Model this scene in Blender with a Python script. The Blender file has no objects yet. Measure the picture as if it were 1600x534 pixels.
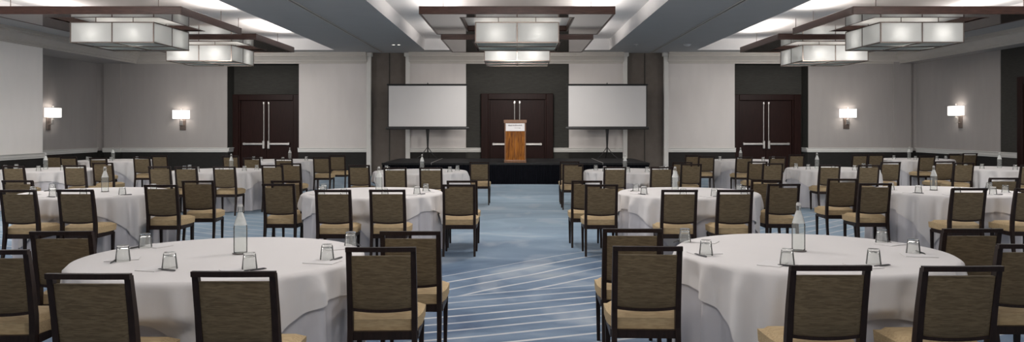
import bpy, bmesh, math, random
from mathutils import Vector, Matrix
PI = math.pi
R = math.radians
random.seed(7)
scene = bpy.context.scene
COL = scene.collection
F = 1220.0           # focal length in pixels of the 1600 px wide frame
VX, VY = 808.0, 200.0
EYE = 1.6

def at(px, y, d=None):
    return (px - VX) * d / F

# ------------------------------------------------------------------ materials
def new_mat(name):
    m = bpy.data.materials.new(name); m.use_nodes = True
    nt = m.node_tree
    b = nt.nodes['Principled BSDF']
    return m, nt, b

def N(nt, t, **kw):
    n = nt.nodes.new(t)
    for k, v in kw.items(): setattr(n, k, v)
    return n

def plain(name, col, rough=0.6, var=0.08, scale=8.0, metal=0.0, bump=0.0, spec=0.5, stretch=None):
    m, nt, b = new_mat(name)
    tc = N(nt, 'ShaderNodeTexCoord')
    mp = N(nt, 'ShaderNodeMapping')
    if stretch: mp.inputs['Scale'].default_value = stretch
    nz = N(nt, 'ShaderNodeTexNoise'); nz.inputs['Scale'].default_value = scale; nz.inputs['Detail'].default_value = 4
    nt.links.new(tc.outputs['Object'], mp.inputs['Vector']); nt.links.new(mp.outputs['Vector'], nz.inputs['Vector'])
    rp = N(nt, 'ShaderNodeValToRGB')
    rp.color_ramp.elements[0].position = 0.3; rp.color_ramp.elements[1].position = 0.7
    rp.color_ramp.elements[0].color = [max(0, c * (1 - var)) for c in col] + [1]
    rp.color_ramp.elements[1].color = [min(1, c * (1 + var)) for c in col] + [1]
    nt.links.new(nz.outputs['Fac'], rp.inputs['Fac']); nt.links.new(rp.outputs['Color'], b.inputs['Base Color'])
    b.inputs['Roughness'].default_value = rough; b.inputs['Metallic'].default_value = metal
    b.inputs['Specular IOR Level'].default_value = spec
    if bump:
        bp = N(nt, 'ShaderNodeBump'); bp.inputs['Strength'].default_value = bump; bp.inputs['Distance'].default_value = 0.004
        nt.links.new(nz.outputs['Fac'], bp.inputs['Height']); nt.links.new(bp.outputs['Normal'], b.inputs['Normal'])
    return m

M = {}
M['white_wall'] = plain('white_wallcovering', (0.57, 0.54, 0.525), 0.8, 0.03, 3, stretch=(1, 1, 0.3))
M['white_wall_lit'] = plain('white_wallcovering_lit_copy', (0.84, 0.82, 0.805), 0.8, 0.02, 3, stretch=(1, 1, 0.3))  # paler copy of the white wall; stronger light painted into its colour
M['taupe'] = plain('taupe_wallcovering', (0.33, 0.31, 0.30), 0.8, 0.03, 5, stretch=(1, 1, 0.2))
M['charcoal'] = plain('charcoal_wallcovering', (0.042, 0.041, 0.037), 0.7, 0.15, 6, spec=0.15, stretch=(1, 1, 6))
M['wainscot'] = plain('dark_wainscot_covering', (0.022, 0.021, 0.020), 0.7, 0.15, 6, spec=0.12, stretch=(1, 1, 6))
M['pocket'] = plain('grey_brown_panel', (0.118, 0.101, 0.089), 0.7, 0.08, 5, spec=0.2)
M['trim'] = plain('white_trim_paint', (0.62, 0.61, 0.585), 0.5, 0.02, 4)
M['crown'] = plain('crown_paint', (0.45, 0.42, 0.385), 0.5, 0.03, 4)
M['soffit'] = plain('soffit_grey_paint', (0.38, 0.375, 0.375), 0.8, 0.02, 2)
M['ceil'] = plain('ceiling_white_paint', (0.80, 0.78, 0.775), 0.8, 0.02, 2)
M['door'] = plain('dark_mahogany', (0.016, 0.0055, 0.0045), 0.45, 0.3, 5, spec=0.12, stretch=(8, 8, 0.6))
M['frame_wood'] = plain('reddish_walnut', (0.070, 0.033, 0.025), 0.35, 0.3, 5, spec=0.35, stretch=(1, 6, 6))
M['gloss'] = plain('polished_dark_veneer', (0.045, 0.026, 0.022), 0.06, 0.3, 4, spec=0.5, stretch=(6, 1, 1))
M['chair_wood'] = plain('espresso_wood', (0.020, 0.011, 0.009), 0.42, 0.3, 12, spec=0.25, stretch=(6, 6, 1))
M['steel'] = plain('brushed_steel', (0.62, 0.60, 0.58), 0.35, 0.06, 20, metal=1.0)
M['bronze'] = plain('satin_bronze', (0.22, 0.18, 0.16), 0.35, 0.1, 20, metal=0.8)
M['black'] = plain('black_metal', (0.012, 0.012, 0.013), 0.45, 0.1, 10)
M['deck'] = plain('black_stage_deck', (0.012, 0.012, 0.013), 0.6, 0.3, 10, bump=0.2, spec=0.25)
M['skirt'] = plain('black_skirt_cloth', (0.004, 0.0045, 0.007), 0.9, 0.2, 12, spec=0.1)
M['screen'] = plain('white_screen_fabric', (0.66, 0.65, 0.65), 0.9, 0.01, 2)
M['paper'] = plain('white_paper', (0.74, 0.72, 0.72), 0.7, 0.02, 10)
M['ink'] = plain('grey_ink', (0.10, 0.095, 0.095), 0.7, 0.1, 30)
M['pen'] = plain('dark_pen_plastic', (0.05, 0.05, 0.055), 0.3, 0.1, 30)
M['coaster'] = plain('grey_brown_coaster', (0.13, 0.11, 0.105), 0.6, 0.15, 60)
M['plate_white'] = plain('white_lacquer', (0.75, 0.73, 0.71), 0.5, 0.02, 5)
M['plastic'] = plain('white_plastic', (0.6, 0.6, 0.6), 0.4, 0.02, 8)

def cloth_mat(name, col):
    m, nt, b = new_mat(name)
    tc = N(nt, 'ShaderNodeTexCoord')
    wv = N(nt, 'ShaderNodeTexNoise'); wv.inputs['Scale'].default_value = 3.0; wv.inputs['Detail'].default_value = 5
    nt.links.new(tc.outputs['Object'], wv.inputs['Vector'])
    rp = N(nt, 'ShaderNodeValToRGB')
    rp.color_ramp.elements[0].color = [c * 0.95 for c in col] + [1]; rp.color_ramp.elements[1].color = list(col) + [1]
    nt.links.new(wv.outputs['Fac'], rp.inputs['Fac']); nt.links.new(rp.outputs['Color'], b.inputs['Base Color'])
    b.inputs['Roughness'].default_value = 0.85; b.inputs['Specular IOR Level'].default_value = 0.2
    b.inputs['Sheen Weight'].default_value = 0.1
    bp = N(nt, 'ShaderNodeBump'); bp.inputs['Strength'].default_value = 0.12; bp.inputs['Distance'].default_value = 0.01
    nt.links.new(wv.outputs['Fac'], bp.inputs['Height']); nt.links.new(bp.outputs['Normal'], b.inputs['Normal'])
    return m
M['linen'] = cloth_mat('white_linen', (0.75, 0.725, 0.72))
M['linen_under'] = cloth_mat('pale_lilac_linen', (0.62, 0.605, 0.635))

def fabric(name, c1, c2, seat=False):
    """heathered upholstery: streaks run along the width"""
    m, nt, b = new_mat(name)
    tc = N(nt, 'ShaderNodeTexCoord')
    mp = N(nt, 'ShaderNodeMapping'); mp.inputs['Scale'].default_value = (9, 45, 75)
    nz = N(nt, 'ShaderNodeTexNoise'); nz.inputs['Scale'].default_value = 1.6; nz.inputs['Detail'].default_value = 5; nz.inputs['Distortion'].default_value = 0.6
    nt.links.new(tc.outputs['Object'], mp.inputs['Vector']); nt.links.new(mp.outputs['Vector'], nz.inputs['Vector'])
    rp = N(nt, 'ShaderNodeValToRGB')
    rp.color_ramp.elements[0].position = 0.34; rp.color_ramp.elements[1].position = 0.66
    rp.color_ramp.elements[0].color = (*c1, 1); rp.color_ramp.elements[1].color = (*c2, 1)
    nt.links.new(nz.outputs['Fac'], rp.inputs['Fac']); nt.links.new(rp.outputs['Color'], b.inputs['Base Color'])
    b.inputs['Roughness'].default_value = 0.85; b.inputs['Specular IOR Level'].default_value = 0.25
    bp = N(nt, 'ShaderNodeBump'); bp.inputs['Strength'].default_value = 0.25; bp.inputs['Distance'].default_value = 0.003
    nt.links.new(nz.outputs['Fac'], bp.inputs['Height']); nt.links.new(bp.outputs['Normal'], b.inputs['Normal'])
    return m
M['back_fabric'] = fabric('olive_brown_heather', (0.110, 0.081, 0.047), (0.188, 0.143, 0.086))
M['seat_fabric'] = fabric('khaki_seat_heather', (0.43, 0.315, 0.180), (0.56, 0.425, 0.250))

def podium_wood():
    m, nt, b = new_mat('orange_cherry_veneer')
    tc = N(nt, 'ShaderNodeTexCoord'); mp = N(nt, 'ShaderNodeMapping'); mp.inputs['Scale'].default_value = (9, 9, 1.0)
    nz = N(nt, 'ShaderNodeTexNoise'); nz.inputs['Scale'].default_value = 2.0; nz.inputs['Detail'].default_value = 5; nz.inputs['Distortion'].default_value = 1.2
    nt.links.new(tc.outputs['Object'], mp.inputs['Vector']); nt.links.new(mp.outputs['Vector'], nz.inputs['Vector'])
    rp = N(nt, 'ShaderNodeValToRGB')
    rp.color_ramp.elements[0].position = 0.35; rp.color_ramp.elements[1].position = 0.68
    rp.color_ramp.elements[0].color = (0.105, 0.028, 0.001, 1); rp.color_ramp.elements[1].color = (0.33, 0.118, 0.010, 1)
    nt.links.new(nz.outputs['Fac'], rp.inputs['Fac']); nt.links.new(rp.outputs['Color'], b.inputs['Base Color'])
    b.inputs['Roughness'].default_value = 0.45; b.inputs['Specular IOR Level'].default_value = 0.2
    return m
M['podium'] = podium_wood()
M['podium_edge'] = plain('brown_podium_edge', (0.16, 0.075, 0.035), 0.4, 0.2, 6, stretch=(6, 6, 1))

def glass(name, col=(0.93, 0.97, 0.95), ior=1.45):
    m, nt, b = new_mat(name)
    b.inputs['Base Color'].default_value = (*col, 1)
    b.inputs['Roughness'].default_value = 0.02
    b.inputs['Transmission Weight'].default_value = 1.0
    b.inputs['IOR'].default_value = ior
    return m
def thin_glass(name, tint, frost):
    """clear thin wall: sees through, mirrors at its edges, with a little frost"""
    m = bpy.data.materials.new(name); m.use_nodes = True
    nt = m.node_tree; nt.nodes.clear(); L = nt.links.new
    out = N(nt, 'ShaderNodeOutputMaterial'); tr = N(nt, 'ShaderNodeBsdfTransparent'); gl = N(nt, 'ShaderNodeBsdfGlossy'); df = N(nt, 'ShaderNodeBsdfDiffuse')
    tr.inputs['Color'].default_value = (*tint, 1); gl.inputs['Roughness'].default_value = 0.03; df.inputs['Color'].default_value = (0.85, 0.87, 0.86, 1)
    lw = N(nt, 'ShaderNodeFresnel'); lw.inputs['IOR'].default_value = 1.17
    nz = N(nt, 'ShaderNodeTexNoise'); nz.inputs['Scale'].default_value = 40
    tc = N(nt, 'ShaderNodeTexCoord'); L(tc.outputs['Object'], nz.inputs['Vector'])
    mr = N(nt, 'ShaderNodeMapRange'); mr.inputs['To Min'].default_value = frost * 0.8; mr.inputs['To Max'].default_value = frost * 1.2
    L(nz.outputs['Fac'], mr.inputs['Value'])
    m1 = N(nt, 'ShaderNodeMixShader'); L(mr.outputs[0], m1.inputs['Fac']); L(tr.outputs[0], m1.inputs[1]); L(df.outputs[0], m1.inputs[2])
    m2 = N(nt, 'ShaderNodeMixShader'); L(lw.outputs[0], m2.inputs['Fac']); L(m1.outputs[0], m2.inputs[1]); L(gl.outputs[0], m2.inputs[2])
    L(m2.outputs[0], out.inputs['Surface'])
    return m
M['glass'] = thin_glass('clear_thin_glass', (0.98, 0.985, 0.98), 0.13)
M['glass_base'] = glass('heavy_glass_base', (0.95, 0.97, 0.96), 1.3)
M['bottle_glass'] = thin_glass('clear_bottle_glass', (0.95, 0.97, 0.955), 0.14)
M['shoulder_highlight'] = thin_glass('painted_shoulder_highlight', (0.9, 0.92, 0.9), 0.62)  # bright highlight on the clear shoulder, painted in as white

def shade_mat(name, trans, diff_col):
    """lamp pane: lets light from the lamps inside through, scattered"""
    m = bpy.data.materials.new(name); m.use_nodes = True
    nt = m.node_tree; nt.nodes.clear()
    out = N(nt, 'ShaderNodeOutputMaterial')
    tr = N(nt, 'ShaderNodeBsdfTranslucent'); df = N(nt, 'ShaderNodeBsdfDiffuse'); mx = N(nt, 'ShaderNodeMixShader')
    tc = N(nt, 'ShaderNodeTexCoord'); nz = N(nt, 'ShaderNodeTexNoise'); nz.inputs['Scale'].default_value = 2.5
    rp = N(nt, 'ShaderNodeValToRGB')
    rp.color_ramp.elements[0].color = [c * 0.9 for c in diff_col] + [1]; rp.color_ramp.elements[1].color = list(diff_col) + [1]
    nt.links.new(tc.outputs['Object'], nz.inputs['Vector']); nt.links.new(nz.outputs['Fac'], rp.inputs['Fac'])
    nt.links.new(rp.outputs['Color'], tr.inputs['Color']); nt.links.new(rp.outputs['Color'], df.inputs['Color'])
    mx.inputs['Fac'].default_value = trans
    nt.links.new(df.outputs[0], mx.inputs[1]); nt.links.new(tr.outputs[0], mx.inputs[2]); nt.links.new(mx.outputs[0], out.inputs['Surface'])
    return m
M['pane'] = shade_mat('opal_lamp_glass', 0.6, (0.86, 0.865, 0.86))
M['diffuser'] = shade_mat('grey_lamp_diffuser', 0.35, (0.50, 0.52, 0.50))

def emit(name, col, s):
    m, nt, b = new_mat(name)
    b.inputs['Base Color'].default_value = (*col, 1)
    b.inputs['Emission Color'].default_value = (*col, 1); b.inputs['Emission Strength'].default_value = s
    return m
M['sconce_shade'] = emit('lit_sconce_shade', (1.0, 0.95, 0.90), 1.5)
M['downlight'] = emit('lit_downlight', (1.0, 0.93, 0.85), 3.0)

def carpet():
    m, nt, b = new_mat('blue_streaked_carpet')
    L = nt.links.new
    tc = N(nt, 'ShaderNodeTexCoord'); sx = N(nt, 'ShaderNodeSeparateXYZ'); L(tc.outputs['Object'], sx.inputs[0])
    def val(x):
        return x
    def math_(op, a, b_=None, c=None):
        n = N(nt, 'ShaderNodeMath', operation=op)
        for i, v in enumerate((a, b_, c)):
            if v is None: continue
            if isinstance(v, (int, float)): n.inputs[i].default_value = v
            else: L(v, n.inputs[i])
        return n.outputs[0]
    X, Y = sx.outputs[0], sx.outputs[1]
    def lin(a, bb, c):      # a*X + b*Y + c
        return math_('ADD', math_('ADD', math_('MULTIPLY', X, a), math_('MULTIPLY', Y, bb)), c)
    def lines(u, spacing, width):
        f = math_('FRACT', math_('DIVIDE', u, spacing))
        return math_('LESS_THAN', f, width / spacing)
    # wobble along the strokes
    nzw = N(nt, 'ShaderNodeTexNoise'); nzw.inputs['Scale'].default_value = 0.55; nzw.inputs['Detail'].default_value = 1
    L(tc.outputs['Object'], nzw.inputs['Vector'])
    wob = math_('MULTIPLY', math_('SUBTRACT', nzw.outputs['Fac'], 0.5), 0.22)
    a1 = R(21); uA = math_('ADD', lin(-math.sin(a1), math.cos(a1), 0.02), wob)
    a2 = R(45); uB = math_('ADD', lin(-math.sin(a2), math.cos(a2), 0.07), wob)
    a3 = R(-32); uC = math_('ADD', lin(-math.sin(a3), math.cos(a3), 0.0), wob)
    a4 = R(12); uD = math_('ADD', lin(-math.sin(a4), math.cos(a4), 0.0), wob)
    lA = lines(uA, 0.238, 0.042); lB = lines(uB, 0.30, 0.042); lC = lines(uC, 0.33, 0.03); lD = lines(uD, 0.42, 0.028)
    mA = math_('LESS_THAN', uA, 7.17)
    inB = math_('MULTIPLY', math_('SUBTRACT', 1, mA), math_('LESS_THAN', uB, 6.62))
    side = math_('GREATER_THAN', math_('ABSOLUTE', X), 2.6)
    rest = math_('MULTIPLY', math_('SUBTRACT', 1, math_('MAXIMUM', mA, inB)), 1.0)
    mC = math_('MULTIPLY', rest, math_('MULTIPLY', side, math_('LESS_THAN', Y, 14.5)))
    mD = math_('MULTIPLY', rest, math_('GREATER_THAN', Y, 14.5))
    line = math_('ADD', math_('ADD', math_('MULTIPLY', lA, mA), math_('MULTIPLY', lB, inB)),
                 math_('ADD', math_('MULTIPLY', lC, mC), math_('MULTIPLY', math_('MULTIPLY', lD, mD), 0.4)))
    # strokes fade in and out
    nzf = N(nt, 'ShaderNodeTexNoise'); nzf.inputs['Scale'].default_value = 1.6; nzf.inputs['Detail'].default_value = 3
    L(tc.outputs['Object'], nzf.inputs['Vector'])
    fade = N(nt, 'ShaderNodeMapRange'); fade.inputs['From Min'].default_value = 0.3; fade.inputs['From Max'].default_value = 0.6
    fade.inputs['To Min'].default_value = 0.45; fade.inputs['To Max'].default_value = 0.95
    L(nzf.outputs['Fac'], fade.inputs['Value'])
    line = math_('MULTIPLY', line, fade.outputs[0])
    # water-like ground colour
    mp = N(nt, 'ShaderNodeMapping'); mp.inputs['Scale'].default_value = (0.55, 0.9, 1); mp.inputs['Rotation'].default_value = (0, 0, R(-20))
    L(tc.outputs['Object'], mp.inputs['Vector'])
    nz = N(nt, 'ShaderNodeTexNoise'); nz.inputs['Scale'].default_value = 1.1; nz.inputs['Detail'].default_value = 6; nz.inputs['Distortion'].default_value = 0.8
    L(mp.outputs['Vector'], nz.inputs['Vector'])
    rp = N(nt, 'ShaderNodeValToRGB'); cr = rp.color_ramp
    cr.elements[0].position = 0.30; cr.elements[0].color = (0.052, 0.090, 0.170, 1)
    cr.elements[1].position = 0.72; cr.elements[1].color = (0.38, 0.42, 0.46, 1)
    e = cr.elements.new(0.44); e.color = (0.10, 0.157, 0.245, 1)
    e = cr.elements.new(0.58); e.color = (0.175, 0.245, 0.345, 1)
    L(nz.outputs['Fac'], rp.inputs['Fac'])
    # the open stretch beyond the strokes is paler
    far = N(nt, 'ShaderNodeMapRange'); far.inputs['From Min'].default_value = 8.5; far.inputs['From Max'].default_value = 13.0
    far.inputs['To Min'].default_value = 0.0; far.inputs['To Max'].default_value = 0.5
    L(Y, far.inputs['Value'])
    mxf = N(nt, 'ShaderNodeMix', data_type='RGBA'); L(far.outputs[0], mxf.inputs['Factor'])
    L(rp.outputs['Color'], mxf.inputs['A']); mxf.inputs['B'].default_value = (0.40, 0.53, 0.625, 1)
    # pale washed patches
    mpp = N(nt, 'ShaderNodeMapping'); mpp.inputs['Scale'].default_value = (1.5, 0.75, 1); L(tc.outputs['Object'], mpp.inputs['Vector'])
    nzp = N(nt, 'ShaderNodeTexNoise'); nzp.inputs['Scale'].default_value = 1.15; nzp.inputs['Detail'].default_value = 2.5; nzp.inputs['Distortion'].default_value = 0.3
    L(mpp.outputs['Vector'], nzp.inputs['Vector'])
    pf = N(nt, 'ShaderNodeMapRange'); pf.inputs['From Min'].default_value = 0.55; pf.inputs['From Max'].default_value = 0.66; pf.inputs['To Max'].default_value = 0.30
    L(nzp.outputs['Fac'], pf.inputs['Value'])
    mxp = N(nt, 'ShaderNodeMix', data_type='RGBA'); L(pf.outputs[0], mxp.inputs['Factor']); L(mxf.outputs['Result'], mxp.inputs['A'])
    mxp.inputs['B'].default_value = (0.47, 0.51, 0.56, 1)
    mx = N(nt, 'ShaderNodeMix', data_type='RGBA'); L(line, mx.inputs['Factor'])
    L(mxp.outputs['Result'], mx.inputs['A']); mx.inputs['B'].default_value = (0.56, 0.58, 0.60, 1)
    L(mx.outputs['Result'], b.inputs['Base Color'])
    b.inputs['Roughness'].default_value = 0.75; b.inputs['Specular IOR Level'].default_value = 0.25
    nzb = N(nt, 'ShaderNodeTexNoise'); nzb.inputs['Scale'].default_value = 160
    L(tc.outputs['Object'], nzb.inputs['Vector'])
    bp = N(nt, 'ShaderNodeBump'); bp.inputs['Strength'].default_value = 0.3; bp.inputs['Distance'].default_value = 0.004
    L(nzb.outputs['Fac'], bp.inputs['Height']); L(bp.outputs['Normal'], b.inputs['Normal'])
    return m
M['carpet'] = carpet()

# ------------------------------------------------------------------ mesh builder
class MB:
    def __init__(s): s.bm = bmesh.new()
    def box(s, x0, x1, y0, y1, z0, z1, mat=0, bevel=0.0, seg=1):
        r = bmesh.ops.create_cube(s.bm, size=1.0)
        vs = r['verts']
        for v in vs:
            v.co = Vector(((x0 + x1) / 2 + v.co.x * (x1 - x0), (y0 + y1) / 2 + v.co.y * (y1 - y0), (z0 + z1) / 2 + v.co.z * (z1 - z0)))
        fs = set(f for v in vs for f in v.link_faces)
        for f in fs: f.material_index = mat
        if bevel:
            es = list(set(e for v in vs for e in v.link_edges))
            bmesh.ops.bevel(s.bm, geom=es, offset=bevel, segments=seg, affect='EDGES', profile=0.5)
        return s
    def sweep(s, path, w, t, mat=0, cap=True):
        """rectangular section (w along X, t in the YZ plane) swept along (x, y, z) points; w and t may be lists"""
        n = len(path); rings = []
        for i, p in enumerate(path):
            a = Vector(path[max(0, i - 1)]); b = Vector(path[min(n - 1, i + 1)])
            d = (b - a).normalized()
            side = Vector((1, 0, 0)); side = (side - d * side.dot(d)).normalized()
            up = d.cross(side).normalized()
            ww = (w[i] if isinstance(w, (list, tuple)) else w) / 2; tt = (t[i] if isinstance(t, (list, tuple)) else t) / 2
            rings.append([s.bm.verts.new(Vector(p) + side * a_ * ww + up * b_ * tt) for a_, b_ in ((-1, -1), (1, -1), (1, 1), (-1, 1))])
        s._skin(rings, mat, cap)
        return s
    def tube(s, path, r, seg=8, mat=0, cap=True):
        n = len(path); rings = []
        for i, p in enumerate(path):
            a = Vector(path[max(0, i - 1)]); b = Vector(path[min(n - 1, i + 1)])
            d = (b - a).normalized()
            ref = Vector((0, 0, 1)) if abs(d.z) < 0.9 else Vector((1, 0, 0))
            u = d.cross(ref).normalized(); v = d.cross(u).normalized()
            rr = r[i] if isinstance(r, (list, tuple)) else r
            rings.append([s.bm.verts.new(Vector(p) + (u * math.cos(2 * PI * k / seg) + v * math.sin(2 * PI * k / seg)) * rr) for k in range(seg)])
        s._skin(rings, mat, cap)
        return s
    def _skin(s, rings, mat, cap, closed=False):
        n = len(rings[0])
        for a, b in zip(rings, rings[1:]):
            for k in range(n):
                f = s.bm.faces.new((a[k], a[(k + 1) % n], b[(k + 1) % n], b[k])); f.material_index = mat
        if cap:
            for r, flip in ((rings[0], True), (rings[-1], False)):
                f = s.bm.faces.new(list(reversed(r)) if flip else r); f.material_index = mat
    def lathe(s, prof, seg=24, c=(0, 0, 0), mat=0):
        rings = []
        for r, z in prof:
            if r < 1e-5: rings.append([s.bm.verts.new((c[0], c[1], c[2] + z))])
            else: rings.append([s.bm.verts.new((c[0] + r * math.cos(2 * PI * k / seg), c[1] + r * math.sin(2 * PI * k / seg), c[2] + z)) for k in range(seg)])
        for a, b in zip(rings, rings[1:]):
            for k in range(seg):
                k2 = (k + 1) % seg
                q = [a[k % len(a)], a[k2 % len(a)], b[k2 % len(b)], b[k % len(b)]]
                q2 = []
                for v in q:
                    if v not in q2: q2.append(v)
                if len(q2) >= 3:
                    f = s.bm.faces.new(q2); f.material_index = mat
        return s
    def prism(s, prof, axis, a, b, mat=0):
        """closed 2-D profile extruded along X ('x': prof is (y,z)) or Y ('y': prof is (x,z))"""
        mk = (lambda p, t: (t, p[0], p[1])) if axis == 'x' else (lambda p, t: (p[0], t, p[1]))
        A = [s.bm.verts.new(mk(p, a)) for p in prof]; B = [s.bm.verts.new(mk(p, b)) for p in prof]
        n = len(prof)
        for k in range(n):
            f = s.bm.faces.new((A[k], A[(k + 1) % n], B[(k + 1) % n], B[k])); f.material_index = mat
        s.bm.faces.new(list(reversed(A))).material_index = mat; s.bm.faces.new(B).material_index = mat
        return s
    def build(s, name, mats, parent=None, smooth=False, loc=None, rotz=None):
        bmesh.ops.recalc_face_normals(s.bm, faces=s.bm.faces[:])
        me = bpy.data.meshes.new(name); s.bm.to_mesh(me); s.bm.free()
        for m in (mats if isinstance(mats, (list, tuple)) else [mats]): me.materials.append(m)
        if smooth:
            for p in me.polygons: p.use_smooth = True
            if smooth == 'auto': me.set_sharp_from_angle(angle=R(35))
        o = bpy.data.objects.new(name, me); COL.objects.link(o)
        if parent: o.parent = parent
        if loc: o.location = loc
        if rotz is not None: o.rotation_euler.z = rotz
        return o

def tag(o, label, cat, group=None, kind=None):
    o['label'] = label; o['category'] = cat
    if group: o['group'] = group
    if kind: o['kind'] = kind
    return o
def struct(o): o['kind'] = 'structure'; return o
def thing(name, label, cat, loc=(0, 0, 0), rotz=0, group=None):
    o = bpy.data.objects.new(name, None); COL.objects.link(o)
    o.empty_display_size = 0.1; o.location = loc; o.rotation_euler = (0, 0, rotz)
    return tag(o, label, cat, group)
KIDS = {}
def dup(root, loc, rotz=0, label=None, group=None):
    r = root.copy(); COL.objects.link(r); r.location = loc; r.rotation_euler = (0, 0, rotz)
    if label: r['label'] = label
    if group: r['group'] = group
    for ch in list(root.children):
        c = ch.copy(); COL.objects.link(c); c.parent = r
        for g in ch.children:
            d = g.copy(); COL.objects.link(d); d.parent = c
    return r

# ------------------------------------------------------------------ room shell
YB = 26.0            # back wall
ZS, ZC = 4.11, 4.47  # soffit and coffer ceiling
Y0 = -2.0
struct(MB().box(-14.6, 13.9, Y0, 27.2, -0.1, 0.0).build('floor', M['carpet']))

# ceiling: high coffers between dropped soffits (grey undersides, white faces)
cb = MB()
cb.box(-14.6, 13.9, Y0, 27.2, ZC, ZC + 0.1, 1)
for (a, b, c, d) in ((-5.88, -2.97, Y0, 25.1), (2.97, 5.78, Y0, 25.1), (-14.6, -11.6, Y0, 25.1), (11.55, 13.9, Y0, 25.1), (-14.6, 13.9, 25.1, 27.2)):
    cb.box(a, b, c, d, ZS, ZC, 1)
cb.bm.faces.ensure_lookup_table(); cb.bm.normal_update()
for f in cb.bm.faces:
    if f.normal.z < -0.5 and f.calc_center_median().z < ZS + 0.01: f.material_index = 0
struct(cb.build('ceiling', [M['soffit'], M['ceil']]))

# wall panels (front faces at YB), wainscot below the rail
ZR0, ZR1 = 0.80, 0.945
def px(p): return (p - VX) * YB / F
wb = MB()
def panel(a, b, mat, y=YB, z0=0.0, z1=ZS, wains=True):
    if wains:
        wb.box(a, b, y, 27.0, z0, ZR0 + 0.05, 4); wb.box(a, b, y, 27.0, ZR0 + 0.05, z1, mat)
    else:
        wb.box(a, b, y, 27.0, z0, z1, mat)
panel(-14.6, px(164), 1)
panel(px(164), px(190), 1, YB - 0.08)
panel(px(190), px(355), 1)
panel(px(467), px(573), 0)
panel(px(573), px(641), 3, YB + 0.08, wains=False)
panel(px(641), px(728), 0)
panel(px(728), px(889), 2, YB + 0.06, wains=False)
panel(px(889), px(973), 0)
panel(px(973), px(1044), 3, YB + 0.08, wains=False)
panel(px(1044), px(1148), 0)
panel(px(1263), px(1395), 1)
panel(px(1395), px(1422), 1, YB - 0.08)
panel(px(1422), 13.9, 1)
# door recesses: back of recess and header above the wallcovering
RD = 26.6
for a, b in ((px(355), px(467)), (px(1148), px(1263))):
    wb.box(a, b, RD, 27.0, 0, ZS, 2)
    wb.box(a, b, YB, RD, 3.74, ZS, 2)
    wb.box(a - 0.005, a + 0.012, YB + 0.01, RD, 0, 3.74, 2); wb.box(b - 0.012, b + 0.005, YB + 0.01, RD, 0, 3.74, 2)
struct(wb.build('wall_back', [M['white_wall'], M['taupe'], M['charcoal'], M['pocket'], M['wainscot']]))

# left wall: near white panel flush with the cornice, then a deep taupe recess
wl = MB()
XL, XLR, YL = -12.7, -14.0, 20.9
wl.box(-14.6, XL, Y0, YL, 0, ZR0 + 0.05, 3); wl.box(-14.6, XL, Y0, YL, ZR0 + 0.05, ZS, 0)
wl.box(-14.6, XLR, YL, 26.4, 0, ZR0 + 0.05, 3); wl.box(-14.6, XLR, YL, 26.4, ZR0 + 0.05, 3.8, 1)
wl.box(-14.6, XL, YL, YB + 0.3, 3.75, ZS, 1)
struct(wl.build('wall_left', [M['white_wall_lit'], M['taupe'], M['charcoal'], M['wainscot']]))
wr = MB()
XR, YR = 13.3, 21.5
wr.box(XR, 13.9, YR, 26.4, 0, ZR0 + 0.05, 3); wr.box(XR, 13.9, YR, 26.4, ZR0 + 0.05, 3.8, 1)
wr.box(XR + 0.02, 13.9, Y0, YR, 0, 3.8, 2)
wr.box(12.75, 13.9, Y0, YB + 0.3, 3.75, ZS, 1)
struct(wr.build('wall_right', [M['white_wall'], M['taupe'], M['charcoal'], M['wainscot']]))

# crown mouldings
CR = [(0, 3.74), (0.05, 3.74), (0.06, 3.79), (0.09, 3.80), (0.11, 3.86), (0.20, 3.96), (0.24, 3.98), (0.24, 4.03), (0.27, 4.04), (0.27, ZS + 0.002), (0, ZS + 0.002)]
n_trim = [0]
def trim(mb, mat):
    n_trim[0] += 1
    return struct(mb.build('trim_%d' % n_trim[0], mat))
for a, b in ((XL, px(573) + 0.02), (px(641) - 0.02, px(973) + 0.02), (px(1044) - 0.02, 12.75)):
    mb = MB(); mb.prism([(YB - d, z) for d, z in CR], 'x', a, b)
    trim(mb, M['crown'])
mb = MB(); mb.prism([(XL + d, z) for d, z in CR], 'y', Y0, YB); trim(mb, M['crown'])
mb = MB(); mb.prism([(12.75 - d, z) for d, z in CR], 'y', Y0, YB); trim(mb, M['crown'])
# pocket casings: white boards with small capitals
for a, b in ((573, 580), (634, 641), (973, 980), (1037, 1044)):
    mb = MB(); mb.box(px(a), px(b), YB - 0.06, YB + 0.1, 0, ZS - 0.02, bevel=0.008)
    mb.box(px(a) - 0.04, px(b) + 0.04, YB - 0.12, YB + 0.1, 3.98, ZS, bevel=0.015)
    trim(mb, M['trim'])
# seam lines of the pocket doors
for p in (608, 1008):
    mb = MB(); mb.box(px(p) - 0.012, px(p) + 0.012, YB + 0.065, YB + 0.09, 0, ZS - 0.01); trim(mb, M['charcoal'])
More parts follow.
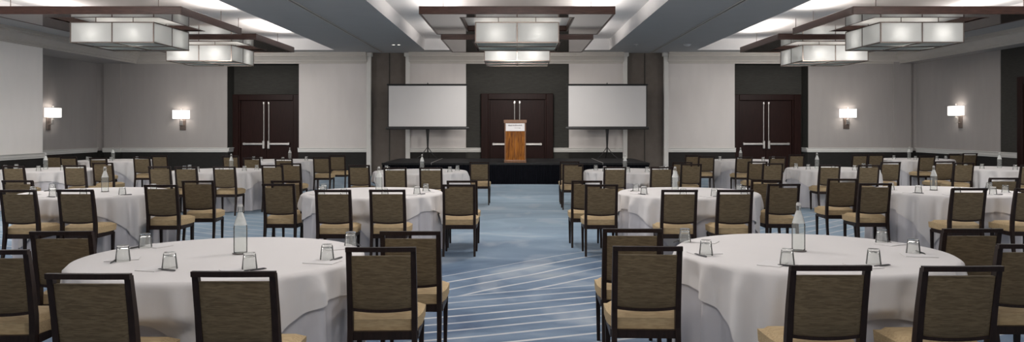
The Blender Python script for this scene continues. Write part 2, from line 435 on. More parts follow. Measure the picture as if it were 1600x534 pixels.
# chair rails
RP = [(0, ZR0), (0.02, ZR0), (0.025, ZR0 + 0.04), (0.035, ZR0 + 0.05), (0.035, ZR1 - 0.03), (0.06, ZR1 - 0.02), (0.06, ZR1), (0, ZR1)]
def rail_back(a, b, y=YB):
    mb = MB(); mb.prism([(y - d, z) for d, z in RP], 'x', a, b); trim(mb, M['trim'])
for a, b, y in ((px(190), px(355) + 0.03, YB), (px(164) - 0.03, px(190) + 0.03, YB - 0.08), (px(467) - 0.03, px(573), YB), (px(641), px(728) + 0.03, YB),
                (px(728), px(752), YB + 0.06), (px(865), px(889), YB + 0.06), (px(889) - 0.03, px(973), YB),
                (px(1044), px(1148) + 0.03, YB), (px(1263) - 0.03, px(1395), YB), (px(1395) - 0.03, px(1422) + 0.03, YB - 0.08),
                (px(355), px(355) + 0.20, RD), (px(1263) - 0.20, px(1263), RD)):
    rail_back(a, b, y)
for x, s, a, b in ((XL, 1, Y0, YL + 0.03), (XLR, 1, YL, YB + 0.3), (XR, -1, YR, YB + 0.3), (XR + 0.02, -1, 20.62, YR)):
    mb = MB(); mb.prism([(x + s * d, z) for d, z in RP], 'y', a, b); trim(mb, M['trim'])
for x, s in ((px(355), 1), (px(1263), -1)):
    mb = MB(); mb.prism([(x + s * (d + 0.012), z) for d, z in RP], 'y', YB, RD); trim(mb, M['trim'])
# movable-wall tracks in the soffits
for x in (-4.45, 4.45):
    mb = MB(); mb.box(x - 0.045, x - 0.02, Y0, 25.9, ZS - 0.015, ZS + 0.01, 0); mb.box(x + 0.02, x + 0.045, Y0, 25.9, ZS - 0.015, ZS + 0.01, 0)
    mb.box(x - 0.02, x + 0.02, Y0, 25.9, ZS - 0.004, ZS + 0.01, 1)
    trim(mb, [M['crown'], M['black']])

# ------------------------------------------------------------------ doors
def double_door(n, cx, y, half, top, rotz=0):
    e = bpy.data.objects.new('door_%d' % n, None); COL.objects.link(e); e.location = (cx, y, 0); e.rotation_euler.z = rotz
    e['kind'] = 'structure'
    w = 0.24
    mb = MB()
    mb.box(-half, -half + w, -0.14, 0.0, 0, top, bevel=0.012); mb.box(half - w, half, -0.14, 0.0, 0, top, bevel=0.012)
    mb.box(-half + w, half - w, -0.14, 0.0, top - 0.2, top, bevel=0.012)
    mb.box(-half + w, -half + w + 0.05, -0.09, 0.0, 0, top - 0.2); mb.box(half - w - 0.05, half - w, -0.09, 0.0, 0, top - 0.2)
    struct(mb.build('door_casing', M['door'], e))
    lw = half - w - 0.055
    for s in (-1, 1):
        a, b = (-lw, -0.004) if s < 0 else (0.004, lw)
        mb = MB(); mb.box(a, b, -0.045, 0.0, 0.01, top - 0.205, bevel=0.004)
        leaf = struct(mb.build('door_leaf', M['door'], e))
        c = s * 0.085
        mb = MB(); mb.tube([(c, -0.075, 1.0), (c, -0.075, top - 0.27)], 0.018, 8)
        mb.box(c - 0.025, c + 0.025, -0.1, -0.04, top - 0.33, top - 0.25, bevel=0.006)
        struct(mb.build('vertical_rod', M['steel'], leaf, smooth='auto'))
        mb = MB()
        mb.box(c - 0.04, c + 0.04, -0.13, -0.04, 0.90, 1.17, bevel=0.01)
        x0, x1 = sorted((c, s * (lw - 0.08)))
        mb.box(x0, x1, -0.12, -0.075, 1.03, 1.10, bevel=0.008)
        mb.box(s * (lw - 0.12) - 0.03, s * (lw - 0.12) + 0.03, -0.1, -0.04, 1.02, 1.11, bevel=0.006)
        struct(mb.build('push_bar', M['steel'], leaf, smooth='auto'))
    return e
double_door(1, -8.52, RD, 1.17, 2.74)
double_door(2, 0.0, YB + 0.06, 1.2, 2.75)
double_door(3, 8.46, RD, 1.17, 2.74)
double_door(4, XR + 0.02, 19.4, 1.2, 2.95, rotz=R(-90))

# ------------------------------------------------------------------ ceiling fixtures
def wood_frame(cx, yf, label, lx, first=None):
    t = thing('suspended_ceiling_panel', label, 'ceiling panel', (cx, yf, 0), 0, 'polished wood panels hung in the ceiling coffers')
    W, D, z0, z1, b = 1.985, 3.48, 3.90, 4.06, 0.05
    def beam(x0, x1, y0, y1):
        MB().box(x0, x1, y0, y1, z0, z1, bevel=0.006).build('wood_fascia', M['frame_wood'], t)
    beam(-W, W, 0, b); beam(-W, W, D - b, D)
    beam(-W, -W + b, b, D - b); beam(W - b, W, b, D - b)
    # polished underside with a square opening over the lantern
    q = lx - cx; x0, x1, y0, y1 = q - 1.17, q + 1.17, 0.54, 2.84
    u = MB()
    u.box(-W + b, W - b, b, y0, z0 + 0.006, z0 + 0.03); u.box(-W + b, W - b, y1, D - b, z0 + 0.006, z0 + 0.03)
    u.box(-W + b, x0, y0, y1, z0 + 0.006, z0 + 0.03); u.box(x1, W - b, y0, y1, z0 + 0.006, z0 + 0.03)
    u.build('polished_underside', M['gloss'], t)
    u = MB(); k = 0.03
    u.box(x0 - k, x0, y0 - k, y1 + k, z0 + 0.002, z1 - 0.02); u.box(x1, x1 + k, y0 - k, y1 + k, z0 + 0.002, z1 - 0.02)
    u.box(x0, x1, y0 - k, y0, z0 + 0.002, z1 - 0.02); u.box(x0, x1, y1, y1 + k, z0 + 0.002, z1 - 0.02)
    u.build('opening_rim', M['frame_wood'], t)
    MB().box(x0 - k, x1 + k, y0 - k, y1 + k, z1 - 0.02, z1).build('white_recess_lid', M['plate_white'], t)
    for x in (-1.5, 1.5):
        for y in (0.07, D - 0.07):
            MB().tube([(x, y, z1 - 0.01), (x, y, ZC + 0.01)], 0.008, 6).build('hanger_rod', M['bronze'], t)
    return t
S2 = 0.885
def lantern(cx, cy, label, first=None):
    if first: return dup(first, (cx, cy, 0), 0, label)
    t = thing('lantern_chandelier', label, 'chandelier', (cx, cy, 0), 0, 'square glass lantern chandeliers')
    z0, z1 = 3.415, 3.865
    e = MB(); q = 0.011
    for sx in (-1, 1):
        for sy in (-1, 1):
            e.box(sx * S2 - q, sx * S2 + q, sy * S2 - q, sy * S2 + q, z0, z1)
    for k in (-1, 1):
        for z in (z0, z1 - 2 * q):
            e.box(-S2, S2, k * S2 - q, k * S2 + q, z, z + 2 * q); e.box(k * S2 - q, k * S2 + q, -S2, S2, z, z + 2 * q)
        e.box(-q, q, k * S2 - q, k * S2 + q, z0, z1); e.box(k * S2 - q, k * S2 + q, -q, q, z0, z1)
    e.box(-q, q, -S2, S2, z0, z0 + 2 * q); e.box(-S2, S2, -q, q, z0, z0 + 2 * q)
    fr = e.build('lantern_frame', M['bronze'], t)
    for k in (-1, 1):
        for h in (-1, 1):
            a, b = (-S2 + 0.014, -0.014) if h < 0 else (0.014, S2 - 0.014)
            MB().box(a, b, k * S2 - 0.003, k * S2 + 0.003, z0 + 0.022, z1 - 0.022).build('glass_pane', M['pane'], fr)
            MB().box(k * S2 - 0.003, k * S2 + 0.003, a, b, z0 + 0.022, z1 - 0.022).build('glass_pane', M['pane'], fr)
            for v in (-1, 1):
                c, d = (-S2 + 0.014, -0.014) if v < 0 else (0.014, S2 - 0.014)
                if k < 0: MB().box(a, b, c, d, z0 + 0.03, z0 + 0.036).build('bottom_diffuser', M['diffuser'], fr)
    for sx in (-0.4, 0.4):
        MB().tube([(sx, -S2 + 0.1, 3.86), (sx, -S2 + 0.1, 4.045)], 0.009, 6).build('hanger_rod', M['bronze'], t)
        MB().tube([(sx, S2 - 0.1, 3.86), (sx, S2 - 0.1, 4.045)], 0.009, 6).build('hanger_rod', M['bronze'], t)
    MB().box(-S2, S2, -0.012, 0.012, 3.845, 3.862).build('cross_bar', M['bronze'], t)
    return t
def lamp(name, kind, loc, energy, radius=0.1, col=(1, 0.95, 0.90), **kw):
    l = bpy.data.lights.new(name, kind); l.energy = energy; l.color = col
    if kind in ('POINT', 'SPOT'): l.shadow_soft_size = radius
    for k, v in kw.items(): setattr(l, k, v)
    o = bpy.data.objects.new(name, l); COL.objects.link(o); o.location = loc
    return o
E_LOW, E_DOWN, E_WASH, E_ROOM, E_COVE, E_BULB = 4.5, 190, 150, 112, 36, 4
first_l = None
for lx, cx, side in ((-8.64, -8.77, 'left'), (0.0, 0.0, 'middle'), (8.64, 8.77, 'right')):
    for yf, row in ((15.76, 'nearer'), (20.3, 'farther')):
        wood_frame(cx, yf, 'reddish wood panel with polished underside hung in the %s ceiling coffer, %s of two' % (side, row), lx)
        cy = yf + 1.78
        l = lantern(lx, cy, 'square glass lantern hung in the %s ceiling coffer, the %s of two' % (side, row), first_l)
        first_l = first_l or l
        for sx in (-0.45, 0.45):
            lamp('lantern_lamp', 'POINT', (lx + sx, cy - 0.74, 3.63), E_LOW, 0.06)
            lamp('lantern_lamp', 'POINT', (lx + sx * 1.6, cy + 0.40, 3.63), E_LOW, 0.06)
        lamp('lantern_down_fill', 'SPOT', (lx, cy, 3.39), E_DOWN, 0.3, spot_size=R(176), spot_blend=0.4)  # unseen spot added under the lantern to carry its light down
        # unseen spots added beyond the lanterns to brighten the stage wall
        if row == 'farther':
            o = lamp('wall_wash_fill', 'SPOT', (lx, cy + 1.0, 3.45), E_WASH, 0.2, spot_size=R(165), spot_blend=0.6); o.rotation_euler = (R(80), 0, 0)
        else:
            o = lamp('wall_wash_fill', 'SPOT', (lx, cy + 1.0, 3.36), E_WASH * 2.4, 0.25, spot_size=R(66), spot_blend=0.7); o.rotation_euler = (R(74), 0, 0)
        # light strips lying on top of the panel edges, shining up
        for s_ in (-1, 1):
            o = lamp('edge_strip', 'AREA', (cx + s_ * 1.80, yf + 1.74, 4.075), E_COVE, shape='RECTANGLE', size=0.08, size_y=2.4)
            o.rotation_euler = (PI, 0, 0)
# unseen fill lights without fixtures, added above the frame to light the room
for cx in (-8.7, 0.0, 8.7):
    for y in (11.0, 6.5, 2.0):
        lamp('room_fill_light', 'POINT', (cx, y, 3.6), E_ROOM * (2.6 if y > 10 and cx else 1.5 if y > 10 else 1.0), 0.35)

for x, y, s, lab in ((-3.72, 23.5, 1, 'small lit recessed downlight in the left grey soffit, outer of the pair'),
                     (-3.56, 23.5, 1, 'small lit recessed downlight in the left grey soffit, inner of the pair'),
                     (3.56, 23.4, 0, 'tiny sprinkler disc under the right grey soffit, near its inner edge')):
    t = thing('recessed_downlight' if s else 'ceiling_sprinkler', lab, 'downlight' if s else 'sprinkler', (x, y, ZS))
    MB().lathe([(0.0, -0.004), (0.05, -0.004), (0.065, -0.012), (0.07, 0.0), (0.0, 0.004)], 16).build('trim_ring', M['plastic'], t, smooth='auto')
    if s: MB().lathe([(0.0, -0.010), (0.036, -0.010), (0.04, -0.003), (0.0, -0.003)], 16).build('lens', M['downlight'], t)
    else: MB().lathe([(0.0, -0.05), (0.02, -0.05), (0.012, -0.02), (0.02, -0.01), (0, -0.008)], 12).build('deflector', M['steel'], t)
t = thing('smoke_detector', 'round white smoke detector under the right grey soffit beyond the track', 'smoke detector', (5.1, 23.4, ZS))
MB().lathe([(0, -0.06), (0.06, -0.058), (0.1, -0.03), (0.115, -0.012), (0.115, 0.003), (0, 0.003)], 20).build('housing', M['plastic'], t, smooth='auto')

# ------------------------------------------------------------------ wall sconces
def sconce(loc, rotz, label, first=None):
    if first: return dup(first, loc, rotz, label)
    t = thing('wall_sconce', label, 'wall lamp', loc, rotz, 'lit wall sconces')
    MB().box(-0.10, 0.10, -0.03, 0.0, -0.52, 0.05, bevel=0.008).build('backplate', M['bronze'], t)
    mb = MB(); mb.tube([(0, -0.02, -0.36), (0, -0.10, -0.34), (0, -0.15, -0.28), (0, -0.15, 0.18)], 0.012, 8)
    mb.box(-0.055, 0.055, -0.16, -0.14, -0.36, -0.19, bevel=0.006)
    mb.build('arm', M['steel'], t, smooth='auto')
    mb = MB(); w, d, h, q = 0.235, 0.12, 0.14, 0.006
    mb.box(-w, w, -0.15 - d, -0.15 - d + q, -h, h); mb.box(-w, w, -0.15 + d - q, -0.15 + d, -h, h)
    mb.box(-w, -w + q, -0.15 - d + q, -0.15 + d - q, -h, h); mb.box(w - q, w, -0.15 - d + q, -0.15 + d - q, -h, h)
    mb.build('shade', M['sconce_shade'], t)
    MB().lathe([(0, 0.18), (0.02, 0.185), (0.012, 0.2), (0.02, 0.215), (0, 0.23)], 10, (0, -0.15, 0)).build('finial', M['steel'], t, smooth=True)
    return t
sc = sconce((px(286), YB, 2.05), 0, 'lit sconce on the back wall left of the left dark doorway')
sconce((px(1322), YB, 2.09), 0, 'lit sconce on the back wall right of the right dark doorway', sc)
sconce((XLR, 23.3, 2.06), R(90), 'lit sconce on the left recess wall, half hidden by the white wall', sc)
sconce((XR, 23.4, 2.12), R(-90), 'lit sconce on the right side wall beside the dark panel', sc)
for p in ((px(286), YB - 0.15, 2.05), (px(1322), YB - 0.15, 2.09), (XLR + 0.15, 23.3, 2.06), (XR - 0.15, 23.4, 2.12)):
    lamp('sconce_bulb', 'POINT', p, E_BULB, 0.05)

# ------------------------------------------------------------------ stage, lectern, screens
ST = 0.61
t = thing('stage_platform', 'low black portable stage with pleated skirt before the middle doors', 'stage', (0, 22.2, 0))
xs = (-3.86, -2.44, 0.0, 2.44, 3.78)
for a, b in zip(xs, xs[1:]):
    MB().box(a + 0.006, b - 0.006, 0.0, 3.3, ST - 0.06, ST, bevel=0.005).build('deck_panel', M['deck'], t)
for x in (-2.44, 2.44):
    MB().box(x - 0.016, x + 0.016, 0.02, 3.28, ST - 0.05, ST + 0.004).build('deck_seam', M['steel'], t)
mb = MB(); rings = []
n = 620
path = [(-3.84, 3.25)] + [(-3.84 + 7.6 * i / n, 0.03) for i in range(n + 1)] + [(3.76, 3.25)]
top = []; bot = []
for i, (x, y) in enumerate(path):
    o = 0.018 * math.sin(i * 1.55) if 0 < i < len(path) - 1 else 0
    top.append(mb.bm.verts.new((x, y - 0.01 + o * 0.5, ST - 0.055))); bot.append(mb.bm.verts.new((x, y - 0.02 + o, 0.004)))
for i in range(len(path) - 1): mb.bm.faces.new((top[i], top[i + 1], bot[i + 1], bot[i]))
mb.build('skirt', M['skirt'], t, smooth=True)

t = thing('lectern', 'orange cherry wood lectern with white sign, standing on the stage', 'lectern', (-0.055, 22.5, ST + 0.001))
w, d, h = 0.305, 0.22, 1.14
mb = MB(); mb.box(-w + 0.02, w - 0.02, -d + 0.012, d, 0.07, h); mb.build('body', M['podium'], t)
mb = MB()
mb.box(-w, -w + 0.035, -d, d, 0.06, h, bevel=0.004); mb.box(w - 0.035, w, -d, d, 0.06, h, bevel=0.004)
mb.box(-0.004, 0.004, -d + 0.006, -d + 0.02, 0.07, 0.93)
mb.build('corner_stile', M['podium_edge'], t)
MB().box(-w - 0.012, w + 0.012, -d - 0.012, d, 0, 0.075, bevel=0.006).build('base', M['podium_edge'], t)
mb = MB(); mb.prism([(-d - 0.025, h), (d + 0.02, h), (d + 0.02, h + 0.03), (-d + 0.02, h + 0.085), (-d - 0.025, h + 0.085)], 'x', -w - 0.02, w + 0.02)
mb.build('reading_top', M['podium_edge'], t)
sg = MB().box(-0.27, 0.27, -d - 0.012, -d + 0.012, 0.905, 1.125, bevel=0.003).build('sign', M['paper'], t)
mb = MB()   # two lines of small script, too blurred to read
rr = random.Random(3)
def script(x0, x1, zc, hh):
    x = x0
    while x < x1:
        wd = rr.uniform(0.010, 0.017); up = hh * rr.choice((0.55, 0.6, 0.6, 1.0)); dn = hh * rr.choice((0, 0, 0, 0.3))
        mb.box(x, x + wd * 0.5, -d - 0.0135, -d - 0.011, zc - dn, zc + up)
        mb.box(x, x + wd * 1.25, -d - 0.0135, -d - 0.011, zc - 0.002 + rr.choice((0, 0.5)) * hh, zc + 0.006 + rr.choice((0, 0.4)) * hh * 0.3 + 0.0)
        x += wd * 1.3
script(-0.20, 0.20, 1.050, 0.040); script(-0.02, 0.15, 0.985, 0.026)
mb.build('lettering', M['ink'], sg)

def screen(cx, label, first=None):
    if first: return dup(first, (cx, 25.1, ST), 0, label)
    t = thing('projection_screen', label, 'screen', (cx, 25.1, ST), 0, 'tripod projection screens on the stage')
    z0, z1, w = 1.03, 2.36, 1.245
    fab = MB().box(-w, w, -0.006, 0.0, z0, z1).build('screen_fabric', M['screen'], t)
    mb = MB(); mb.box(-w - 0.035, -w, -0.008, 0.002, z0, z1); mb.box(w, w + 0.035, -0.008, 0.002, z0, z1)
    mb.box(-w - 0.03, w + 0.03, -0.008, 0.002, z1 - 0.012, z1 + 0.01); mb.box(-w - 0.03, w + 0.03, -0.008, 0.002, z0 - 0.01, z0 + 0.012)
    mb.build('black_border', M['black'], fab)
    mb = MB(); mb.tube([(-w - 0.06, 0, z1 + 0.025), (w + 0.06, 0, z1 + 0.025)], 0.026, 10); mb.build('top_bar', M['black'], t, smooth='auto')
    mb = MB(); mb.box(-w - 0.09, w + 0.09, -0.05, 0.05, z0 - 0.085, z0, bevel=0.015, seg=2); mb.build('roller_case', M['black'], t, smooth='auto')
    mb = MB(); mb.tube([(0, 0.07, 0.22), (0, 0.07, z1 + 0.08)], 0.018, 8)
    mb.tube([(0, 0.07, z1 + 0.075), (0, 0.0, z1 + 0.085), (0, -0.02, z1 + 0.05)], 0.010, 6)
    mb.build('pole', M['black'], t, smooth='auto')
    mb = MB(); mb.tube([(0, 0.03, z0 - 0.07), (0, 0.05, z0 - 0.25), (0, 0.06, 0.35), (0, 0.07, 0.2)], [0.06, 0.045, 0.026, 0.022], 10)
    mb.build('column', M['black'], t, smooth='auto')
    for k in range(3):
        a = R(90 + 120 * k)
        c, s = math.cos(a), math.sin(a)
        mb = MB(); mb.tube([(0.02 * c, 0.07 + 0.02 * s, 0.36), (0.22 * c, 0.07 + 0.22 * s, 0.12), (0.40 * c, 0.07 + 0.40 * s, 0.012)], 0.013, 8)
        mb.build('leg', M['black'], t, smooth='auto')
    return t
s1 = screen(-2.88, 'white tripod projection screen on the stage left of the lectern')
screen(2.90, 'white tripod projection screen on the stage right of the lectern', s1)

# ------------------------------------------------------------------ chair
TOPY = -0.300
def make_chair():
    t = thing('banquet_chair', '-', 'chair')
    W = 0.190
    def post(s):
        mb = MB()
        mb.sweep([(s * (W + 0.004), -0.285, 0.0), (s * (W + 0.002), -0.238, 0.22), (s * W, -0.216, 0.40), (s * W, -0.219, 0.50),
                  (s * W, -0.246, 0.68), (s * W, TOPY + 0.012, 0.885)], [0.027, 0.030, 0.033, 0.033, 0.032, 0.030], [0.028, 0.036, 0.046, 0.046, 0.040, 0.032])
        mb.build('rear_leg', M['chair_wood'], t)
    post(-1); post(1)
    for s in (-1, 1):
        MB().sweep([(s * 0.196, 0.152, 0.0), (s * 0.200, 0.152, 0.36)], [0.024, 0.034], [0.024, 0.034]).build('front_leg', M['chair_wood'], t)
    mb = MB()   # top rail, slightly bowed
    pts = [(-W - 0.016 + (2 * W + 0.032) * i / 8, TOPY - 0.006 * (1 - ((i - 4) / 4) ** 2), 0.886) for i in range(9)]
    rows = []
    for p in pts:
        rows.append([mb.bm.verts.new((p[0], p[1] + a, p[2] + b)) for a, b in ((-0.012, -0.013), (0.017, -0.013), (0.014, 0.014), (-0.015, 0.014))])
    mb._skin(rows, 0, True)
    mb.build('top_rail', M['chair_wood'], t)
    def byz(z):     # y of the back plane at height z
        return -0.220 - (z - 0.50) * (0.068 / 0.385)
    # padded back: crowned slab between the posts with a bowed lower edge
    mb = MB(); nx, nz = 10, 8; W2 = W - 0.016
    grid = {}
    for side in (0, 1):
        for i in range(nx + 1):
            for j in range(nz + 1):
                u, v = i / nx * 2 - 1, j / nz
                zb = 0.530 - 0.014 * (1 - u * u)
                z = zb + (0.846 - zb) * v
                edge = min(1.0, (1 - abs(u)) * 6, min(v, 1 - v) * 7)
                th = 0.012 + 0.011 * math.sqrt(max(0, edge))
                grid[side, i, j] = mb.bm.verts.new((u * W2, byz(z) + (th if side else -th), z))
    for side in (0, 1):
        for i in range(nx):
            for j in range(nz):
                mb.bm.faces.new([grid[side, a, b] for a, b in ((i, j), (i + 1, j), (i + 1, j + 1), (i, j + 1))])
    ring = [(i, 0) for i in range(nx)] + [(nx, j) for j in range(nz)] + [(i, nz) for i in range(nx, 0, -1)] + [(0, j) for j in range(nz, 0, -1)]
    for k in range(len(ring)):
        a, b = ring[k], ring[(k + 1) % len(ring)]
        mb.bm.faces.new((grid[(0,) + a], grid[(0,) + b], grid[(1,) + b], grid[(1,) + a]))
    mb.build('back_pad', M['back_fabric'], t, smooth='auto')
    mb = MB(); rows = []
    for i in range(11):
        u = i / 5 - 1; zc = 0.522 - 0.014 * (1 - u * u)
        y = byz(zc)
        rows.append([mb.bm.verts.new((u * W2 * 1.02, y + a, zc + b)) for a, b in ((-0.018, -0.009), (0.018, -0.009), (0.018, 0.009), (-0.018, 0.009))])
    mb._skin(rows, 0, True); mb.build('lower_back_rail', M['chair_wood'], t)
    # seat cushion, crowned
    mb = MB(); nx, ny = 10, 8; g = {}
    for side in (0, 1):
        for i in range(nx + 1):
            for j in range(ny + 1):
                u, v = i / nx * 2 - 1, j / ny
                hw = 0.198 + 0.027 * min(1, v * 2.2)
                e = min(1.0, (1 - abs(u)) * 5, min(v, 1 - v) * 6)
                z = 0.382 if not side else 0.452 + 0.03 * math.sqrt(max(0, e))
                k = 1.0 if side else 0.985
                g[side, i, j] = mb.bm.verts.new((u * hw * k, -0.198 + v * 0.388 * k, z))
    for side in (0, 1):
        for i in range(nx):
            for j in range(ny):
                mb.bm.faces.new([g[side, a, b] for a, b in ((i, j), (i + 1, j), (i + 1, j + 1), (i, j + 1))])
    ring = [(i, 0) for i in range(nx)] + [(nx, j) for j in range(ny)] + [(i, ny) for i in range(nx, 0, -1)] + [(0, j) for j in range(ny, 0, -1)]
    for k in range(len(ring)):
        a, b = ring[k], ring[(k + 1) % len(ring)]
        mb.bm.faces.new((g[(0,) + a], g[(0,) + b], g[(1,) + b], g[(1,) + a]))
    mb.build('seat', M['seat_fabric'], t, smooth='auto')
    mb = MB(); mb.box(-0.20, 0.20, -0.228, -0.200, 0.335, 0.385); mb.box(-0.205, 0.205, 0.140, 0.168, 0.335, 0.384)
    mb.box(-0.212, -0.185, -0.205, 0.145, 0.335, 0.384); mb.box(0.185, 0.212, -0.205, 0.145, 0.335, 0.384)
    mb.build('seat_frame', M['chair_wood'], t)
    return t

# ------------------------------------------------------------------ tables
TZ = 0.760
def make_table(label, c):
    t = thing('banquet_table', label, 'table', (c[0], c[1], 0), 0, 'round banquet tables under white cloths')
    MB().lathe([(0, 0.715), (0.862, 0.715), (0.870, 0.722), (0.870, 0.736), (0.862, 0.742), (0, 0.742)], 64).build('tabletop', M['podium_edge'], t, smooth='auto')
    mb = MB(); mb.tube([(0, 0, 0.03), (0, 0, 0.715)], 0.045, 12); mb.box(-0.4, 0.4, -0.03, 0.03, 0.0, 0.05); mb.box(-0.03, 0.03, -0.4, 0.4, 0.0, 0.05)
    mb.build('pedestal', M['black'], t)
    return t

SEG = 288
def reach(c, rig, y1=0.20):
    """how near to the table's axis a chair's seat comes, per direction"""
    x, y, a = rig
    hx, y0 = 0.24, -0.31
    ca, sa = math.cos(-a), math.sin(-a)
    ox, oy = c[0] - x, c[1] - y
    lx, ly = ca * ox - sa * oy, sa * ox + ca * oy
    out = []
    for k in range(SEG):
        th = 2 * PI * k / SEG
        dx, dy = math.cos(th), math.sin(th)
        ux, uy = ca * dx - sa * dy, sa * dx + ca * dy
        t0, t1 = -1e9, 1e9
        for o, u, lo, hi in ((lx, ux, -hx, hx), (ly, uy, y0, y1)):
            if abs(u) < 1e-9:
                if not lo < o < hi: t0 = 1e9
                continue
            a1, a2 = (lo - o) / u, (hi - o) / u
            t0 = max(t0, min(a1, a2)); t1 = min(t1, max(a1, a2))
        out.append(t0 - 0.02 if (t0 < t1 and t1 > 0) else 9.0)
    return out
def cloths(c, chairs, rng, rot, off, half, tname):
    """floor-length round cloth and a square overlay laid askew on it; both give way to seats pushed under"""
    ph = [rng.uniform(0, 2 * PI) for _ in range(6)]
    nf = rng.choice((21, 22, 23, 24))
    lim = [9.0] * SEG
    for rig in chairs: lim = [min(p, q) for p, q in zip(lim, reach(c, rig))]
    lim = [min(lim[(k + j) % SEG] for j in range(-4, 5)) for k in range(SEG)]
    def radius(k, z, extra):
        th = 2 * PI * k / SEG
        t = max(0.0, (0.745 - z) / 0.745)
        f = math.sin(nf * th + ph[0] + 0.8 * math.sin(2 * th + ph[1])) * 0.6 + math.sin((nf * 2 - 5) * th + ph[2]) * 0.25 + math.sin(5 * th + ph[3]) * 0.35
        amp = 0.036 * min(1.0, t * 7) + 0.024 * min(1.0, t * 1.6)
        r = 0.900 + 0.018 * t + amp * f + extra
        w = min(1.0, max(0.0, (0.57 - z) / 0.08)); w = w * w * (3 - 2 * w)
        tgt = max(0.35, lim[k]) - 0.034 + min(extra, 0.020)
        if lim[k] > 0.90 and 0.5 < z < 0.75: w, tgt = 1.0, max(tgt, 0.902 + min(extra, 0.014))
        if tgt < r: r = r + (tgt - r) * w
        return r
    # under cloth
    mb = MB(); rings = []
    zs = [0.744, 0.735, 0.715, 0.68, 0.64, 0.6, 0.56, 0.52, 0.48, 0.42, 0.36, 0.3, 0.24, 0.18, 0.12, 0.06, 0.008]
    cen = mb.bm.verts.new((0, 0, 0.746))
    rings.append([mb.bm.verts.new((0.885 * math.cos(2 * PI * k / SEG), 0.885 * math.sin(2 * PI * k / SEG), 0.746)) for k in range(SEG)])
    for z in zs[1:]:
        rings.append([mb.bm.verts.new((radius(k, z, 0) * math.cos(2 * PI * k / SEG), radius(k, z, 0) * math.sin(2 * PI * k / SEG), z)) for k in range(SEG)])
    for k in range(SEG): mb.bm.faces.new((cen, rings[0][k], rings[0][(k + 1) % SEG]))
    mb._skin(rings, 0, False)
    o = mb.build('tablecloth', M['linen_under'], None, smooth=True, loc=(c[0], c[1], 0))
    tag(o, 'floor-length pale under-cloth with vertical folds on the ' + tname, 'tablecloth', 'floor-length cloths on round tables')
    # overlay
    mb = MB(); rings = []
    ss = [0.3, 0.6, 0.8, 0.87, 0.892]
    cen = mb.bm.verts.new((0, 0, TZ))
    for s in ss: rings.append([mb.bm.verts.new((s * math.cos(2 * PI * k / SEG), s * math.sin(2 * PI * k / SEG), TZ - (0.001 if s > 0.88 else 0))) for k in range(SEG)])
    drops = [0.006, 0.02, 0.05, 0.1, 0.16, 0.22, 0.3, 0.38, 0.46, 0.54, 0.62, 0.7, 1.0]
    ND = 14
    for j in range(1, ND + 1):
        ring = []
        for k in range(SEG):
            th = 2 * PI * k / SEG
            dx, dy = math.cos(th - rot), math.sin(th - rot)
            t = min(((half - off[0] * (1 if dx > 0 else -1)) / abs(dx)) if abs(dx) > 1e-6 else 9, ((half - off[1] * (1 if dy > 0 else -1)) / abs(dy)) if abs(dy) > 1e-6 else 9)
            L = min(max(0.06, t - 0.91), 0.70)
            q = (j / ND) ** 1.25
            dz = L * q
            z = TZ - 0.003 - dz * 0.985
            r = radius(k, z, 0.016 + 0.010 * min(1, dz / 0.3))
            if dz < 0.016: r = 0.892 + (r - 0.892) * math.sqrt(dz / 0.016)
            ring.append(mb.bm.verts.new((r * math.cos(th), r * math.sin(th), z)))
        rings.append(ring)
    for k in range(SEG): mb.bm.faces.new((cen, rings[0][k], rings[0][(k + 1) % SEG]))
    mb._skin(rings, 0, False)
    o = mb.build('table_overlay', M['linen'], None, smooth=True, loc=(c[0], c[1], 0))
    tag(o, 'square white overlay cloth with hanging corners on the ' + tname, 'tablecloth', 'square overlay cloths on round tables')

# ------------------------------------------------------------------ tableware
def make_bottle():
    t = thing('water_bottle', '-', 'bottle')
    prof = [(0, 0.0), (0.040, 0.0), (0.044, 0.005), (0.044, 0.165), (0.042, 0.185), (0.034, 0.215), (0.024, 0.245), (0.0155, 0.270), (0.0145, 0.292), (0.017, 0.295), (0.017, 0.303), (0, 0.303)]
    mb = MB().lathe(prof, 24)
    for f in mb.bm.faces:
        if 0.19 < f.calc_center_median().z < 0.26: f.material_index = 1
    mb.build('glass_body', [M['bottle_glass'], M['shoulder_highlight']], t, smooth='auto')
    MB().lathe([(0, 0.3035), (0.013, 0.3035), (0.015, 0.308), (0.015, 0.316), (0.011, 0.322), (0, 0.323)], 16).build('stopper', M['plastic'], t, smooth='auto')
    mb = MB(); mb.tube([(0.019, 0, 0.272), (0.021, 0, 0.30), (0.013, 0, 0.326), (-0.013, 0, 0.326), (-0.021, 0, 0.30), (-0.019, 0, 0.272)], 0.0018, 6)
    mb.build('wire_clasp', M['steel'], t, smooth=True)
    return t
def make_glass():
    prof = [(0.0, 0.100), (0.032, 0.100), (0.035, 0.094), (0.046, 0.003), (0.045, 0.0), (0.0435, 0.002), (0.0335, 0.076), (0.029, 0.081), (0.0, 0.082)]
    mb = MB().lathe(prof, 24)
    for f in mb.bm.faces:
        if f.calc_center_median().z > 0.077: f.material_index = 1
    return tag(mb.build('water_tumbler', [M['glass'], M['glass_base']], smooth='auto'), '-', 'glass')
def make_pad():
    return tag(MB().box(-0.07, 0.07, -0.10, 0.10, 0, 0.004, bevel=0.0008).build('notepad', M['paper']), '-', 'notepad')
